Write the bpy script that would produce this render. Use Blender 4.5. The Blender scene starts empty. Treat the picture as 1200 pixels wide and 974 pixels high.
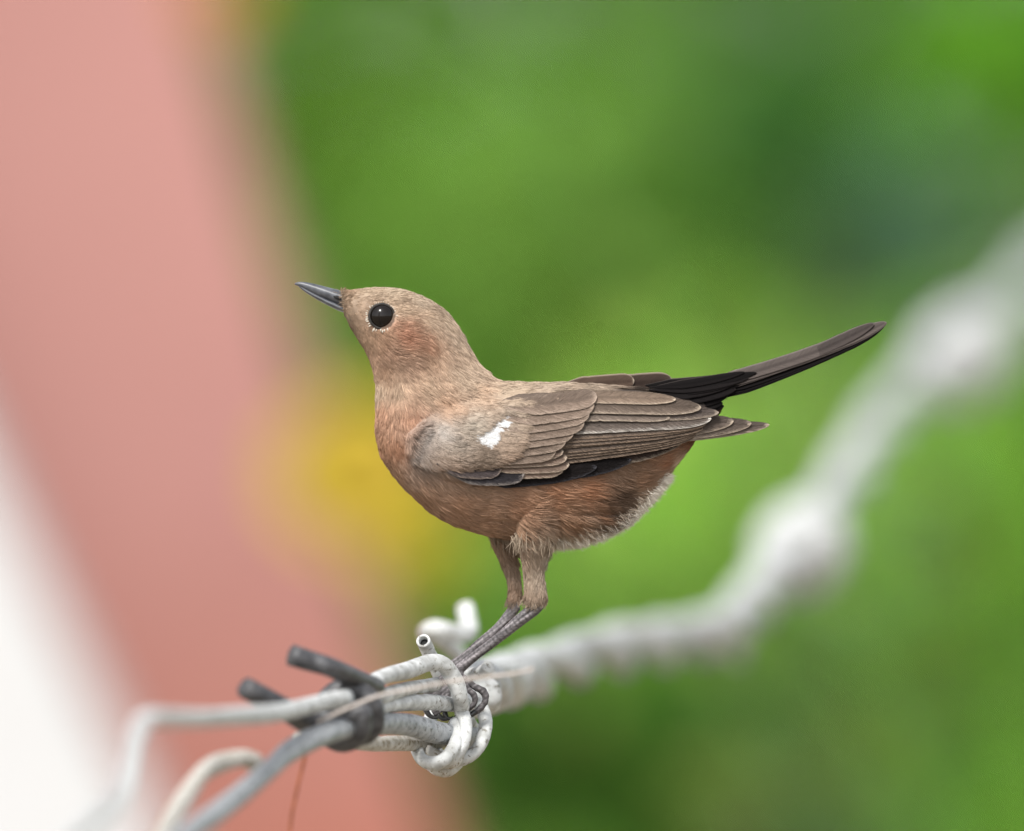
import bpy, bmesh, math, random
import numpy as np
from mathutils import Vector, kdtree

random.seed(7)
RNG = np.random.default_rng(7)
sc = bpy.context.scene
COL = sc.collection

# ------------------------------------------------------------------ camera, sky, sun, exposure
DIST = 5.0            # metres from lens to the bird
S = 0.30 / 1200.0     # metres per photo pixel at the bird's distance
ZC = 1.5              # height of the lens axis
cam_d = bpy.data.cameras.new('camera')
cam_d.lens = 600.0
cam_d.sensor_width = 36.0
cam_d.clip_start = 0.05
cam_d.clip_end = 2000.0
cam_d.dof.use_dof = True
cam_d.dof.focus_distance = DIST - 0.009
cam_d.dof.aperture_fstop = 6.0
cam = bpy.data.objects.new('camera', cam_d)
cam.location = (0, -DIST, ZC)
cam.rotation_euler = (math.radians(90), 0, 0)
COL.objects.link(cam)
sc.camera = cam

SUN_ELEV, SUN_AZ = 50.0, 200.0      # azimuth clockwise from +Y (north)
world = bpy.data.worlds.new('World')
sc.world = world
world.use_nodes = True
wn = world.node_tree
wn.nodes.clear()
sky = wn.nodes.new('ShaderNodeTexSky')
sky.sky_type = 'NISHITA'
sky.sun_disc = False
sky.sun_elevation = math.radians(SUN_ELEV)
sky.sun_rotation = math.radians(SUN_AZ)
sky.air_density = 1.0
sky.dust_density = 1.6
sky.ozone_density = 0.6
hsv = wn.nodes.new('ShaderNodeHueSaturation')
hsv.inputs['Saturation'].default_value = 0.22
bg = wn.nodes.new('ShaderNodeBackground')
bg.inputs['Strength'].default_value = 0.118
wo = wn.nodes.new('ShaderNodeOutputWorld')
wn.links.new(sky.outputs[0], hsv.inputs['Color'])
wn.links.new(hsv.outputs[0], bg.inputs['Color'])
wn.links.new(bg.outputs[0], wo.inputs['Surface'])

sun_d = bpy.data.lights.new('sun', 'SUN')
sun_d.energy = 1.5
sun_d.angle = math.radians(14)
sun_d.color = (1.0, 0.965, 0.91)
sun = bpy.data.objects.new('sun', sun_d)
az, el = math.radians(SUN_AZ), math.radians(SUN_ELEV)
sdir = Vector((math.sin(az) * math.cos(el), math.cos(az) * math.cos(el), math.sin(el)))
sun.rotation_euler = sdir.to_track_quat('Z', 'Y').to_euler()
sun.location = (0, 0, 8)
COL.objects.link(sun)

sc.view_settings.view_transform = 'Standard'
sc.view_settings.look = 'None'
sc.view_settings.gamma = 1.0
sc.view_settings.exposure = 1.30
sc.cycles.use_denoising = True

# ------------------------------------------------------------------ helpers
def lin(c):
    c = np.asarray(c, float) / 255.0
    return np.where(c <= 0.04045, c / 12.92, ((c + 0.055) / 1.055) ** 2.4)

def P(px, py, d=0.0):
    """photo position at d metres beyond the bird -> world"""
    k = (DIST + d) / DIST
    return np.array([(px - 600) * S * k, d, ZC + (487 - py) * S * k])

def B(p):
    """bird space (px, py, towards-camera px) -> world metres, array"""
    p = np.asarray(p, float)
    out = np.empty_like(p)
    out[..., 0] = (p[..., 0] - 600) * S
    out[..., 1] = -p[..., 2] * S
    out[..., 2] = ZC + (487 - p[..., 1]) * S
    return out

def tag(o, label=None, cat=None, group=None, kind=None):
    if label: o['label'] = label
    if cat: o['category'] = cat
    if group: o['group'] = group
    if kind: o['kind'] = kind
    return o

def empty(name, loc, parent=None):
    o = bpy.data.objects.new(name, None)
    COL.objects.link(o)
    o.empty_display_size = 0.02
    if parent is not None:
        o.parent = parent
        loc = Vector(loc) - wpos(parent)
    o.location = loc
    return o

def wpos(o):
    v = Vector(o.location)
    while o.parent is not None:
        o = o.parent
        v += Vector(o.location)
    return v

def mesh_obj(name, verts, faces, mat, parent=None, smooth=True, cols=None, uvs=None, origin=None):
    """one mesh object from world-space verts"""
    verts = np.asarray(verts, float)
    if parent is not None:
        off = np.array(wpos(parent)); loc = (0, 0, 0)
        if origin is not None:
            loc = tuple(np.array(origin) - off); off = np.array(origin)
    else:
        off = np.array(origin) if origin is not None else np.zeros(3)
        loc = tuple(off)
    me = bpy.data.meshes.new(name)
    me.from_pydata((verts - off).tolist(), [], faces if isinstance(faces, list) else faces.tolist())
    if smooth:
        me.polygons.foreach_set('use_smooth', [True] * len(me.polygons))
    if cols is not None:
        a = me.attributes.new('col', 'FLOAT_COLOR', 'POINT')
        c = np.ones((len(verts), 4)); c[:, :3] = cols
        a.data.foreach_set('color', c.ravel())
    if uvs is not None:
        a = me.attributes.new('fuv', 'FLOAT_VECTOR', 'POINT')
        c = np.zeros((len(verts), 3)); c[:, :uvs.shape[1]] = uvs
        a.data.foreach_set('vector', c.ravel())
    if mat is not None:
        me.materials.append(mat)
    me.update()
    o = bpy.data.objects.new(name, me)
    COL.objects.link(o)
    o.location = loc
    if parent is not None:
        o.parent = parent
    return o

def catmull(pts, n):
    """resample control rows smoothly, n steps per segment"""
    pts = np.asarray(pts, float)
    q = np.vstack([2 * pts[0] - pts[1], pts, 2 * pts[-1] - pts[-2]])
    out = []
    for i in range(len(pts) - 1):
        p0, p1, p2, p3 = q[i], q[i + 1], q[i + 2], q[i + 3]
        for t in np.linspace(0, 1, n, endpoint=False):
            out.append(0.5 * ((2 * p1) + (-p0 + p2) * t + (2 * p0 - 5 * p1 + 4 * p2 - p3) * t * t
                              + (-p0 + 3 * p1 - 3 * p2 + p3) * t ** 3))
    out.append(pts[-1])
    return np.array(out)

def tube_data(path, rad, seg=14, cap=True, wob=0.0, rng=None, squash=None):
    path = np.asarray(path, float); n = len(path)
    rad = np.broadcast_to(np.asarray(rad, float), (n,)).copy()
    tan = np.gradient(path, axis=0)
    tan /= np.linalg.norm(tan, axis=1)[:, None] + 1e-12
    up = np.array([0, 0, 1.0])
    if abs(tan[0] @ up) > 0.9: up = np.array([0, 1.0, 0])
    nrm = np.cross(tan[0], up); nrm /= np.linalg.norm(nrm)
    th = np.linspace(0, 2 * np.pi, seg, endpoint=False)
    V = []
    for i in range(n):
        nrm = nrm - tan[i] * (nrm @ tan[i]); nrm /= np.linalg.norm(nrm)
        bn = np.cross(tan[i], nrm)
        r = rad[i]
        rr = np.full(seg, r)
        if wob and rng is not None:
            rr = r * (1 + wob * (np.sin(th * 2 + i * .23) + .8 * math.sin(i * .41 + 1) + .5 * np.sin(th * 3 + i * .11) + .35 * np.sin(th * 5 + i * .37) * math.sin(i * .23)))
        V.append(path[i] + (np.cos(th) * rr)[:, None] * nrm + (np.sin(th) * rr)[:, None] * bn)
    V = np.vstack(V)
    F = []
    for i in range(n - 1):
        for j in range(seg):
            a = i * seg + j; b = i * seg + (j + 1) % seg
            F.append((a, b, b + seg, a + seg))
    if cap:
        V = np.vstack([V, path[0], path[-1]])
        c0, c1 = len(V) - 2, len(V) - 1
        for j in range(seg):
            F.append((c0, (j + 1) % seg, j))
            a = (n - 1) * seg
            F.append((c1, a + j, a + (j + 1) % seg))
    return V, F

def merge(parts):
    V, F, off = [], [], 0
    for v, f in parts:
        V.append(v); F += [tuple(i + off for i in q) for q in f]; off += len(v)
    return np.vstack(V), F

# ------------------------------------------------------------------ materials
def new_mat(name, rough=0.6, spec=0.3):
    m = bpy.data.materials.new(name)
    m.use_nodes = True
    nt = m.node_tree
    b = nt.nodes['Principled BSDF']
    b.inputs['Roughness'].default_value = rough
    b.inputs['Specular IOR Level'].default_value = spec
    return m, nt, b

def noise_mat(name, c1, c2, scale=40, rough=0.6, spec=0.3, bump=0.0, detail=6, lo=.35, hi=.65, c3=None, s3=150, t3=.62, dist=0.001):
    m, nt, b = new_mat(name, rough, spec)
    tc = nt.nodes.new('ShaderNodeTexCoord')
    n = nt.nodes.new('ShaderNodeTexNoise')
    n.inputs['Scale'].default_value = scale
    n.inputs['Detail'].default_value = detail
    nt.links.new(tc.outputs['Object'], n.inputs['Vector'])
    r = nt.nodes.new('ShaderNodeValToRGB')
    r.color_ramp.elements[0].position = lo; r.color_ramp.elements[1].position = hi
    r.color_ramp.elements[0].color = (*c1, 1); r.color_ramp.elements[1].color = (*c2, 1)
    nt.links.new(n.outputs['Fac'], r.inputs['Fac'])
    out = r.outputs['Color']
    if c3 is not None:
        n3 = nt.nodes.new('ShaderNodeTexNoise')
        n3.inputs['Scale'].default_value = s3; n3.inputs['Detail'].default_value = 8
        n3.inputs['Roughness'].default_value = .7
        nt.links.new(tc.outputs['Object'], n3.inputs['Vector'])
        r3 = nt.nodes.new('ShaderNodeValToRGB')
        r3.color_ramp.elements[0].position = t3; r3.color_ramp.elements[1].position = t3 + .07
        r3.color_ramp.elements[0].color = (0, 0, 0, 1); r3.color_ramp.elements[1].color = (1, 1, 1, 1)
        nt.links.new(n3.outputs['Fac'], r3.inputs['Fac'])
        mx = nt.nodes.new('ShaderNodeMix'); mx.data_type = 'RGBA'
        nt.links.new(r3.outputs['Color'], mx.inputs['Factor'])
        nt.links.new(out, mx.inputs['A']); mx.inputs['B'].default_value = (*c3, 1)
        out = mx.outputs['Result']
    nt.links.new(out, b.inputs['Base Color'])
    if bump:
        bp = nt.nodes.new('ShaderNodeBump')
        bp.inputs['Strength'].default_value = bump
        bp.inputs['Distance'].default_value = dist
        nt.links.new(n.outputs['Fac'], bp.inputs['Height'])
        nt.links.new(bp.outputs['Normal'], b.inputs['Normal'])
    return m

def attr_mat(name, rough=.65, spec=.2, trans=0.0):
    m, nt, b = new_mat(name, rough, spec)
    a = nt.nodes.new('ShaderNodeAttribute'); a.attribute_name = 'col'
    nt.links.new(a.outputs['Color'], b.inputs['Base Color'])
    if trans:
        t = nt.nodes.new('ShaderNodeBsdfTranslucent')
        nt.links.new(a.outputs['Color'], t.inputs['Color'])
        mx = nt.nodes.new('ShaderNodeMixShader'); mx.inputs['Fac'].default_value = trans
        nt.links.new(b.outputs[0], mx.inputs[1]); nt.links.new(t.outputs[0], mx.inputs[2])
        nt.links.new(mx.outputs[0], nt.nodes['Material Output'].inputs['Surface'])
    return m

def feather_mat():
    m, nt, b = new_mat('flight_feather_vane', .75, .05)
    a = nt.nodes.new('ShaderNodeAttribute'); a.attribute_name = 'col'
    u = nt.nodes.new('ShaderNodeAttribute'); u.attribute_name = 'fuv'
    w = nt.nodes.new('ShaderNodeTexNoise')
    w.inputs['Scale'].default_value = 1.0; w.inputs['Detail'].default_value = 3; w.inputs['Roughness'].default_value = .65
    nt.links.new(u.outputs['Vector'], w.inputs['Vector'])
    r = nt.nodes.new('ShaderNodeMapRange')
    r.inputs['From Min'].default_value = .3; r.inputs['From Max'].default_value = .7
    r.inputs['To Min'].default_value = .80; r.inputs['To Max'].default_value = 1.15
    nt.links.new(w.outputs['Fac'], r.inputs['Value'])
    mx = nt.nodes.new('ShaderNodeMix'); mx.data_type = 'RGBA'; mx.blend_type = 'MULTIPLY'
    mx.inputs['Factor'].default_value = 1
    nt.links.new(a.outputs['Color'], mx.inputs['A']); nt.links.new(r.outputs['Result'], mx.inputs['B'])
    nt.links.new(mx.outputs['Result'], b.inputs['Base Color'])
    bp = nt.nodes.new('ShaderNodeBump'); bp.inputs['Strength'].default_value = .5
    bp.inputs['Distance'].default_value = .0002
    nt.links.new(w.outputs['Fac'], bp.inputs['Height'])
    nt.links.new(bp.outputs['Normal'], b.inputs['Normal'])
    return m

M_LEAF = attr_mat('leaf', .6, .12, .45)
M_PETAL = attr_mat('petal', .6, .2, .35)
M_FUR = attr_mat('plumage_barb', .8, .08)
M_SKIN = attr_mat('bird_skin', .6, .25)
M_FEATHER = feather_mat()
M_SALMON = noise_mat('salmon_paint', (.385, .190, .168), (.43, .222, .197), 3, .8, .1, .3, dist=.004)
# the wall colour turns to deeper terracotta towards the bottom
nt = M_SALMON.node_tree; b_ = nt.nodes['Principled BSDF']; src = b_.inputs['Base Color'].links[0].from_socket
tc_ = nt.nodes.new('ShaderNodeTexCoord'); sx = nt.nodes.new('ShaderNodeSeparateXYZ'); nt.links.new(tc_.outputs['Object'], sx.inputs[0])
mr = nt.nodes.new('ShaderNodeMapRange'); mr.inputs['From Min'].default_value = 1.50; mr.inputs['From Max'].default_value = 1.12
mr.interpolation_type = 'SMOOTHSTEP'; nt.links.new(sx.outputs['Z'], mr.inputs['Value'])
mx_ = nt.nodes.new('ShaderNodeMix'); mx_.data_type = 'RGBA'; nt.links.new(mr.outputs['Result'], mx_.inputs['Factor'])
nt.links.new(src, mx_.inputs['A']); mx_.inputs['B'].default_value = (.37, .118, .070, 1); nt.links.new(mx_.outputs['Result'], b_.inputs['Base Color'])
M_WHITEWASH = noise_mat('whitewash', (.47, .47, .47), (.52, .52, .52), 4, .8, .1, .3, dist=.004)
M_YARD = noise_mat('pale_earth', (.19, .155, .11), (.27, .23, .175), 2, .95, .05, .5, c3=(.14, .11, .08), s3=9, dist=.02)
M_LAWN = noise_mat('lawn', (.06, .14, .02), (.12, .24, .04), 3, .9, .1, .5, dist=.02)
M_BARK = noise_mat('shrub_bark', (.07, .075, .035), (.12, .12, .06), 30, .85, .1, .5, dist=.004)
M_WIREW = noise_mat('white_coated_wire', (.36, .365, .355), (.62, .635, .63), 210, .6, .25, .9, c3=(.20, .19, .165), s3=520, t3=.56, dist=.0009)
M_BARB = noise_mat('chalky_barb_wire', (.36, .37, .37), (.52, .53, .53), 300, .6, .3, .5, c3=(.14, .13, .12), s3=700, t3=.58, dist=.0006)
M_WIREG = noise_mat('grey_galvanised_wire', (.22, .235, .245), (.36, .375, .39), 300, .5, .35, .9, c3=(.09, .09, .085), s3=650, t3=.54, dist=.0005)
M_WIRED = noise_mat('dark_weathered_wire', (.032, .032, .035), (.085, .085, .09), 400, .5, .45, .4, c3=(.04, .04, .04), s3=400, t3=.6, dist=.0004)
M_WIREC = noise_mat('cream_stained_wire', (.40, .375, .33), (.54, .53, .50), 350, .6, .25, .9, c3=(.20, .16, .10), s3=650, t3=.52, dist=.0004)
M_THREAD = noise_mat('pale_thread', (.42, .37, .33), (.52, .47, .43), 300, .8, .1)
M_RUST = noise_mat('rust', (.16, .055, .03), (.30, .10, .05), 300, .85, .1)
M_POST = noise_mat('weathered_concrete', (.30, .29, .27), (.42, .41, .38), 20, .9, .1, .6, dist=.004)
M_HOLE = noise_mat('cavity_dark', (.02, .02, .02), (.04, .04, .04), 100, .9, .1)
M_BILL = noise_mat('bill_horn', (.045, .048, .056), (.10, .106, .12), 380, .36, .5, .2, dist=.0003)
M_CLAW = noise_mat('claw_horn', (.012, .012, .013), (.03, .03, .03), 300, .3, .5)

# ------------------------------------------------------------------ ground and garden background
ground = mesh_obj('ground', [(-600, -60, 0), (600, -60, 0), (600, 1200, 0), (-600, 1200, 0)], [(0, 1, 2, 3)], M_YARD, smooth=False)
tag(ground, kind='structure')
lawn = mesh_obj('lawn', [(-300, 5.6, .004), (300, 5.6, .004), (300, 1100, .004), (-300, 1100, .004)], [(0, 1, 2, 3)], M_LAWN, smooth=False)
tag(lawn, kind='structure')

def battered_wall(name, mat, x0, x1_top, z_top, x1_bot, y, thick, label, cat, cap_mat, seed):
    """vertical painted wall whose right hand end slopes outwards to the ground, with a coping"""
    rng = np.random.default_rng(seed)
    nz, nx = 26, 30
    V = []; F = []
    for side in (0, 1):
        for i in range(nz + 1):
            t = i / nz; z = z_top * t
            xe = x1_bot + (x1_top - x1_bot) * t
            for j in range(nx + 1):
                s = j / nx
                x = x0 + (xe - x0) * s
                yy = y + side * thick + rng.normal(0, .0012)
                V.append((x + rng.normal(0, .001), yy, z))
    def I(sd, i, j): return sd * (nz + 1) * (nx + 1) + i * (nx + 1) + j
    for i in range(nz):
        for j in range(nx):
            F.append((I(0, i, j), I(0, i, j + 1), I(0, i + 1, j + 1), I(0, i + 1, j)))
            F.append((I(1, i, j + 1), I(1, i, j), I(1, i + 1, j), I(1, i + 1, j + 1)))
        F.append((I(0, i, nx), I(1, i, nx), I(1, i + 1, nx), I(0, i + 1, nx)))
        F.append((I(1, i, 0), I(0, i, 0), I(0, i + 1, 0), I(1, i + 1, 0)))
    for j in range(nx):
        F.append((I(0, nz, j), I(0, nz, j + 1), I(1, nz, j + 1), I(1, nz, j)))
    root = empty(name, ((x0 + x1_bot) / 2, y + thick / 2, 0))
    tag(root, label, cat)
    mesh_obj('wall_face', V, F, mat, root, smooth=False)
    c0, c1 = x0 - .03, x1_top + .04
    bx = [(c0, y - .03, z_top + .003), (c1, y - .03, z_top + .003), (c1, y + thick + .03, z_top + .003), (c0, y + thick + .03, z_top + .003)]
    top = [(a, b_, z_top + .07) for a, b_, _ in bx]
    o = mesh_obj('coping', bx + top, [(3, 2, 1, 0), (4, 5, 6, 7), (0, 1, 5, 4), (1, 2, 6, 5), (2, 3, 7, 6), (3, 0, 4, 7)], cap_mat, root, smooth=False)
    bv = o.modifiers.new('bevel', 'BEVEL'); bv.width = .012; bv.segments = 2
    return root

a = P(234, 0, 3.1); b = P(508, 974, 3.1)
sl = (b[0] - a[0]) / (b[2] - a[2])
zt = 3.0
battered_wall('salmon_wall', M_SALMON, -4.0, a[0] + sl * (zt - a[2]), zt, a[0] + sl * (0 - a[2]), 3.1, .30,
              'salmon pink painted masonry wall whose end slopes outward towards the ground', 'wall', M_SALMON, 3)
a = P(-52, 500, 2.5); b = P(176, 974, 2.5)
sl = (b[0] - a[0]) / (b[2] - a[2])
zt = 2.05
battered_wall('whitewashed_wall', M_WHITEWASH, -3.0, a[0] + sl * (zt - a[2]), zt, a[0] + sl * (0 - a[2]), 2.5, .25,
              'low whitewashed wall with sloping end standing in front of the pink wall', 'wall', M_WHITEWASH, 4)

def leaf_data(cen, size, rng, base, var=.25, up=.5):
    """folded pointed leaves: 6 verts, 4 faces each"""
    n = len(cen)
    nrm = rng.normal(0, 1, (n, 3)); nrm[:, 2] = np.abs(nrm[:, 2]) + up; nrm[:, 1] -= .35
    nrm /= np.linalg.norm(nrm, axis=1)[:, None]
    t = rng.normal(0, 1, (n, 3)); t -= nrm * (t * nrm).sum(1)[:, None]; t /= np.linalg.norm(t, axis=1)[:, None]
    b_ = np.cross(nrm, t)
    L = size * rng.uniform(.7, 1.3, n)[:, None]; W = L * rng.uniform(.34, .5, n)[:, None]
    v = np.stack([cen - t * L * .5, cen - t * L * .1 + b_ * W * .5 + nrm * W * .18, cen - t * L * .08,
                  cen - t * L * .1 - b_ * W * .5 + nrm * W * .18,
                  cen + t * L * .25 + b_ * W * .33 + nrm * W * .05 - nrm * L * .05, cen + t * L * .25 - b_ * W * .33 + nrm * W * .05 - nrm * L * .05,
                  cen + t * L * .27 - nrm * L * .06, cen + t * L * .55 - nrm * L * .16], axis=1)
    k = np.arange(n)[:, None] * 8
    F = np.concatenate([k + np.array(q) for q in ([0, 2, 1, 1], [0, 3, 2, 2])], 0)
    tri = [np.hstack([k + q for q in f]) for f in ((0, 2, 1), (0, 3, 2), (2, 6, 4), (2, 4, 1), (2, 5, 6), (2, 3, 5), (6, 7, 4), (6, 5, 7))]
    F = np.vstack(tri)
    c = (np.asarray(base) * np.array([1.0, .97, 1.0]))[None] * np.exp(rng.normal(0, var, (n, 1))) * np.exp(rng.normal(0, .08, (n, 3)))
    c = np.repeat(np.clip(c, 0, .9), 8, axis=0)
    return v.reshape(-1, 3), F, c

def shrub(name, px, py, d, r_px, colour, n, leaf, label, seed, group=None, squash=(1, 1, 1)):
    rng = np.random.default_rng(seed)
    c = P(px, py, d); k = (DIST + d) / DIST
    R = r_px * S * k
    root = empty(name, (c[0], c[1], 0)); tag(root, label, 'shrub', group)
    # stems
    parts = []
    ends = []
    for i in range(4):
        a = rng.uniform(0, 2 * np.pi); rr = R * rng.uniform(.3, .8)
        e = c + np.array([math.cos(a) * rr, math.sin(a) * rr * .8, rng.uniform(-.5, .6) * R])
        s = np.array([c[0] + rng.normal(0, .015), c[1] + rng.normal(0, .015), -.02])
        mid = (s + e) / 2 + rng.normal(0, .04, 3); mid[:2] = mid[:2] * .5 + c[:2] * .5
        pa = catmull([s, mid, e], 6)
        parts.append(tube_data(pa, np.linspace(.005, .002, len(pa)) if d > 6.3 else .0022, 6)); ends.append((mid, e))
    v, f = merge(parts)
    mesh_obj('stem', v, f, M_BARK, root)
    # crown: leaf clumps through the volume, plus a skirt of sparse leaves along the stems
    nc = 46
    cl = rng.normal(0, 1, (nc, 3)); cl /= np.linalg.norm(cl, axis=1)[:, None]
    cl = c + cl * (rng.uniform(.25, 1, (nc, 1)) ** .6) * R * np.array([1, .8, 1]) * np.array(squash)
    idx = rng.integers(0, nc, n)
    cen = cl[idx] + rng.normal(0, R * .17, (n, 3))
    m = n // (3 if d > 6.3 else 14)
    tt = rng.uniform(0, 1, (m, 1))
    low = np.array([c[0], c[1], 0]) * (1 - tt) + c * tt + rng.normal(0, R * .6, (m, 3)) * np.array([1, .8, .3])
    low[:, 2] = np.abs(low[:, 2]) + .03
    cen = np.vstack([cen, low])
    v, f, cc = leaf_data(cen, leaf, rng, colour)
    o = mesh_obj('foliage', v, f, M_LEAF, root, smooth=False, cols=cc)
    o['kind'] = 'stuff'
    return root

def hedge(name, x0, x1, y0, y1, h, n, leaf, base, label, seed):
    rng = np.random.default_rng(seed)
    root = empty(name, ((x0 + x1) / 2, (y0 + y1) / 2, 0)); tag(root, label, 'hedge')
    x = rng.uniform(x0, x1, n); z = rng.uniform(0, 1, n) ** .85 * h
    y = y0 + (y1 - y0) * rng.uniform(0, 1, n) + .18 * np.sin(x * 5.1 + 1) * np.cos(z * 4.3)
    z = z * (1 + .05 * np.sin(x * 3.7) + .04 * np.sin(x * 11))
    v, f, cc = leaf_data(np.stack([x, y, z], 1), leaf, rng, base)
    o = mesh_obj('foliage', v, f, M_LEAF, root, smooth=False, cols=cc); o['kind'] = 'stuff'
    ps = []
    for xx in np.arange(x0 + .2, x1, .55):
        pa = catmull([(xx, (y0 + y1) / 2, -.02), (xx + rng.normal(0, .08), (y0 + y1) / 2, h * .45), (xx + rng.normal(0, .2), (y0 + y1) / 2, h * .85)], 5)
        ps.append(tube_data(pa, np.linspace(.014, .005, len(pa)), 7))
    v, f = merge(ps)
    mesh_obj('stem', v, f, M_BARK, root)

G_MID, G_LIGHT, G_DARK, G_TEAL, G_DEEP = (.112, .275, .022), (.20, .42, .05), (.045, .14, .03), (.09, .20, .12), (.05, .13, .02)
hedge('clipped_hedge', -2.2, 2.6, 9.2, 10.0, 3.3, 42000, .07, G_MID, 'tall dense mid green hedge closing the garden behind the shrubs', 11)
hedge('far_hedge', -5, 6, 15.0, 16.5, 5.0, 30000, .14, G_MID, 'higher darker hedge farthest back beyond the mid green hedge', 12)
SH = [
 ('leafy_shrub', 620, 360, 7.4, 260, (.22, .42, .07), 5200, .045, 'fresh green leafy shrub right behind the perched bird'),
 ('leafy_shrub', 900, 660, 6.9, 205, (.42, .68, .12), 5200, .05, 'brightest yellow green shrub behind the tail of the bird'),
 ('leafy_shrub', 915, 150, 5.6, 95, (.09, .25, .05), 1300, .04, 'dark green shrub in the upper right above the fence wire'),
 ('leafy_shrub', 1045, 268, 5.6, 90, (.17, .34, .20), 900, .035, 'small bluish grey green shrub behind the upper end of the wire'),
 ('leafy_shrub', 1175, 80, 6.8, 110, (.19, .46, .04), 1000, .04, 'bright green shrub in the upper right corner'),
 ('leafy_shrub', 1120, 600, 7.1, 170, (.32, .62, .07), 3200, .045, 'grass green shrub on the right below the fence wire'),
 ('leafy_shrub', 600, 880, 6.0, 120, (.09, .21, .03), 1500, .04, 'darkest shrub low behind the twisted wire knot beside the pink wall'),
 ('leafy_shrub', 880, 900, 6.6, 170, (.09, .23, .03), 3000, .04, 'deep green shrub low in the middle under the blurred wire'),
 ('leafy_shrub', 350, 120, 6.5, 70, (.17, .35, .035), 700, .04, 'olive green shrub peeping past the top of the pink wall end'),
]
for i, (nm, px, py, d, r, c, n, lf, lb) in enumerate(SH):
    shrub(nm, px, py, d, r, c, n, lf, lb, 40 + i, 'shrubs in the garden behind the bird')

def flower(px, py, d, r_px, c1, label, seed, npetal=34):
    rng = np.random.default_rng(seed)
    c = P(px, py, d); R = r_px * S * (DIST + d) / DIST
    root = empty('flower', (c[0] + .5, c[1], 0)); tag(root, label, 'flower', 'flowers beside the pink wall')
    st = catmull([(c[0] + .5, c[1], -.01), (c[0] + .42, c[1] + .02, c[2] * .6), (c[0] + .14, c[1] + .02, c[2] - .05), tuple(c - np.array([0, -.012, R * .2]))], 8)
    v, f = tube_data(st, np.linspace(.004, .002, len(st)), 8)
    mesh_obj('stem', v, f, noise_bark_green, root)
    ax = np.array([0, -.92, .38]); ax /= np.linalg.norm(ax)
    e1 = np.cross(ax, [1, 0, 0]); e1 /= np.linalg.norm(e1); e2 = np.cross(ax, e1)
    for ring, (cnt, rad, tilt) in enumerate(((13, 1.0, .15), (11, .78, .5), (8, .5, .95))):
        for i in range(cnt):
            a = 2 * math.pi * (i + ring * .5) / cnt + rng.normal(0, .06)
            o_ = e1 * math.cos(a) + e2 * math.sin(a); s_ = -e1 * math.sin(a) + e2 * math.cos(a)
            dr = o_ * math.cos(tilt) + ax * math.sin(tilt)
            V = []; F = []
            for u in np.linspace(0, 1, 5):
                w = R * .27 * rad * (.3 + 1.6 * u) * math.sqrt(max(.02, 1 - max(0, (u - .6) / .42) ** 2))
                for s in (-1, 0, 1):
                    V.append(c + dr * R * rad * u + s_ * w * s + ax * R * (.10 * u * u * (1 if s else .4) + .06 * ring + .01 * math.sin(9 * u + s)))
            for q in range(4):
                for s in range(2):
                    k = q * 3 + s
                    F.append((k, k + 1, k + 4, k + 3))
            cc = np.tile(np.array(c1) * rng.uniform(.85, 1.1), (15, 1))
            mesh_obj('petal', V, F, M_PETAL, root, cols=cc)
    # leaves on the stem
    cen = np.array([st[j] + rng.normal(0, .035, 3) for j in rng.integers(3, len(st) - 9, 24)])
    v, f, cc = leaf_data(cen, .05, rng, (.14, .22, .04))
    o = mesh_obj('foliage', v, f, M_LEAF, root, smooth=False, cols=cc); o['kind'] = 'stuff'

noise_bark_green = noise_mat('green_stem', (.07, .16, .03), (.12, .24, .05), 60, .7, .2)
flower(418, 560, 2.8, 100, (.60, .46, .055), 'large golden yellow flower beside the sloping end of the pink wall', 5)
flower(480, 640, 2.9, 58, (.60, .52, .03), 'smaller greenish yellow flower below and beside the large golden one', 6)
flower(256, -6, 2.7, 46, (.55, .27, .08), 'orange flower at the top edge in front of the pink wall', 8)

# ------------------------------------------------------------------ barbed wire fence
knot = P(520, 850, 0)
wire = empty('barbed_wire', knot)
tag(wire, 'twisted barbed wire of white and grey strands that the brown bird stands on', 'barbed wire')
WR = np.random.default_rng(21)

def wpath(pts, n=10):
    """control rows (px, py, d) -> world path"""
    q = catmull(pts, n)
    return np.array([P(*r) for r in q])

def strand(pts, r_px, mat, name='strand', n=10, seg=16, label=None, r_end=None, hollow=False, wob=.045):
    path = wpath(pts, n)
    ii = np.arange(len(path)); r0_, r1_, r2_ = WR.uniform(0, 6, 3)
    path = path + np.stack([np.sin(ii * .31 + r0_), np.sin(ii * .23 + r1_), np.sin(ii * .37 + r2_)], 1) * 1.3 * S
    r = np.full(len(path), r_px * S)
    if r_end is not None:
        r = np.linspace(r_px, r_end, len(path)) * S
    v, f = tube_data(path, r, seg, True, wob, WR)
    o = mesh_obj(name, v, f, mat, wire)
    if label: o['label'] = label
    return o, path

def helix_around(path, i0, i1, turns, R, phase=0.0, steps=14):
    """points winding round a world path between two indices"""
    i0 = max(0, i0); n = int(abs(turns) * steps) + 2
    out = []
    tan = np.gradient(path, axis=0)
    for k in range(n):
        t = k / (n - 1); fi = i0 + (i1 - i0) * t
        j = int(min(len(path) - 2, math.floor(fi))); fr = fi - j
        c = path[j] * (1 - fr) + path[j + 1] * fr
        T = tan[j] / np.linalg.norm(tan[j])
        a1 = np.cross(T, [0, 0, 1.0]); a1 /= np.linalg.norm(a1); a2 = np.cross(T, a1)
        th = phase + 2 * math.pi * turns * t
        out.append(c + R * (a1 * math.cos(th) + a2 * math.sin(th)))
    return np.array(out)

def tube_obj(name, path, r, mat, seg=14, label=None, parent=None, wob=.045):
    v, f = tube_data(path, r, seg, True, wob, WR)
    o = mesh_obj(name, v, f, mat, parent or wire)
    if label: o['label'] = label
    return o

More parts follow.
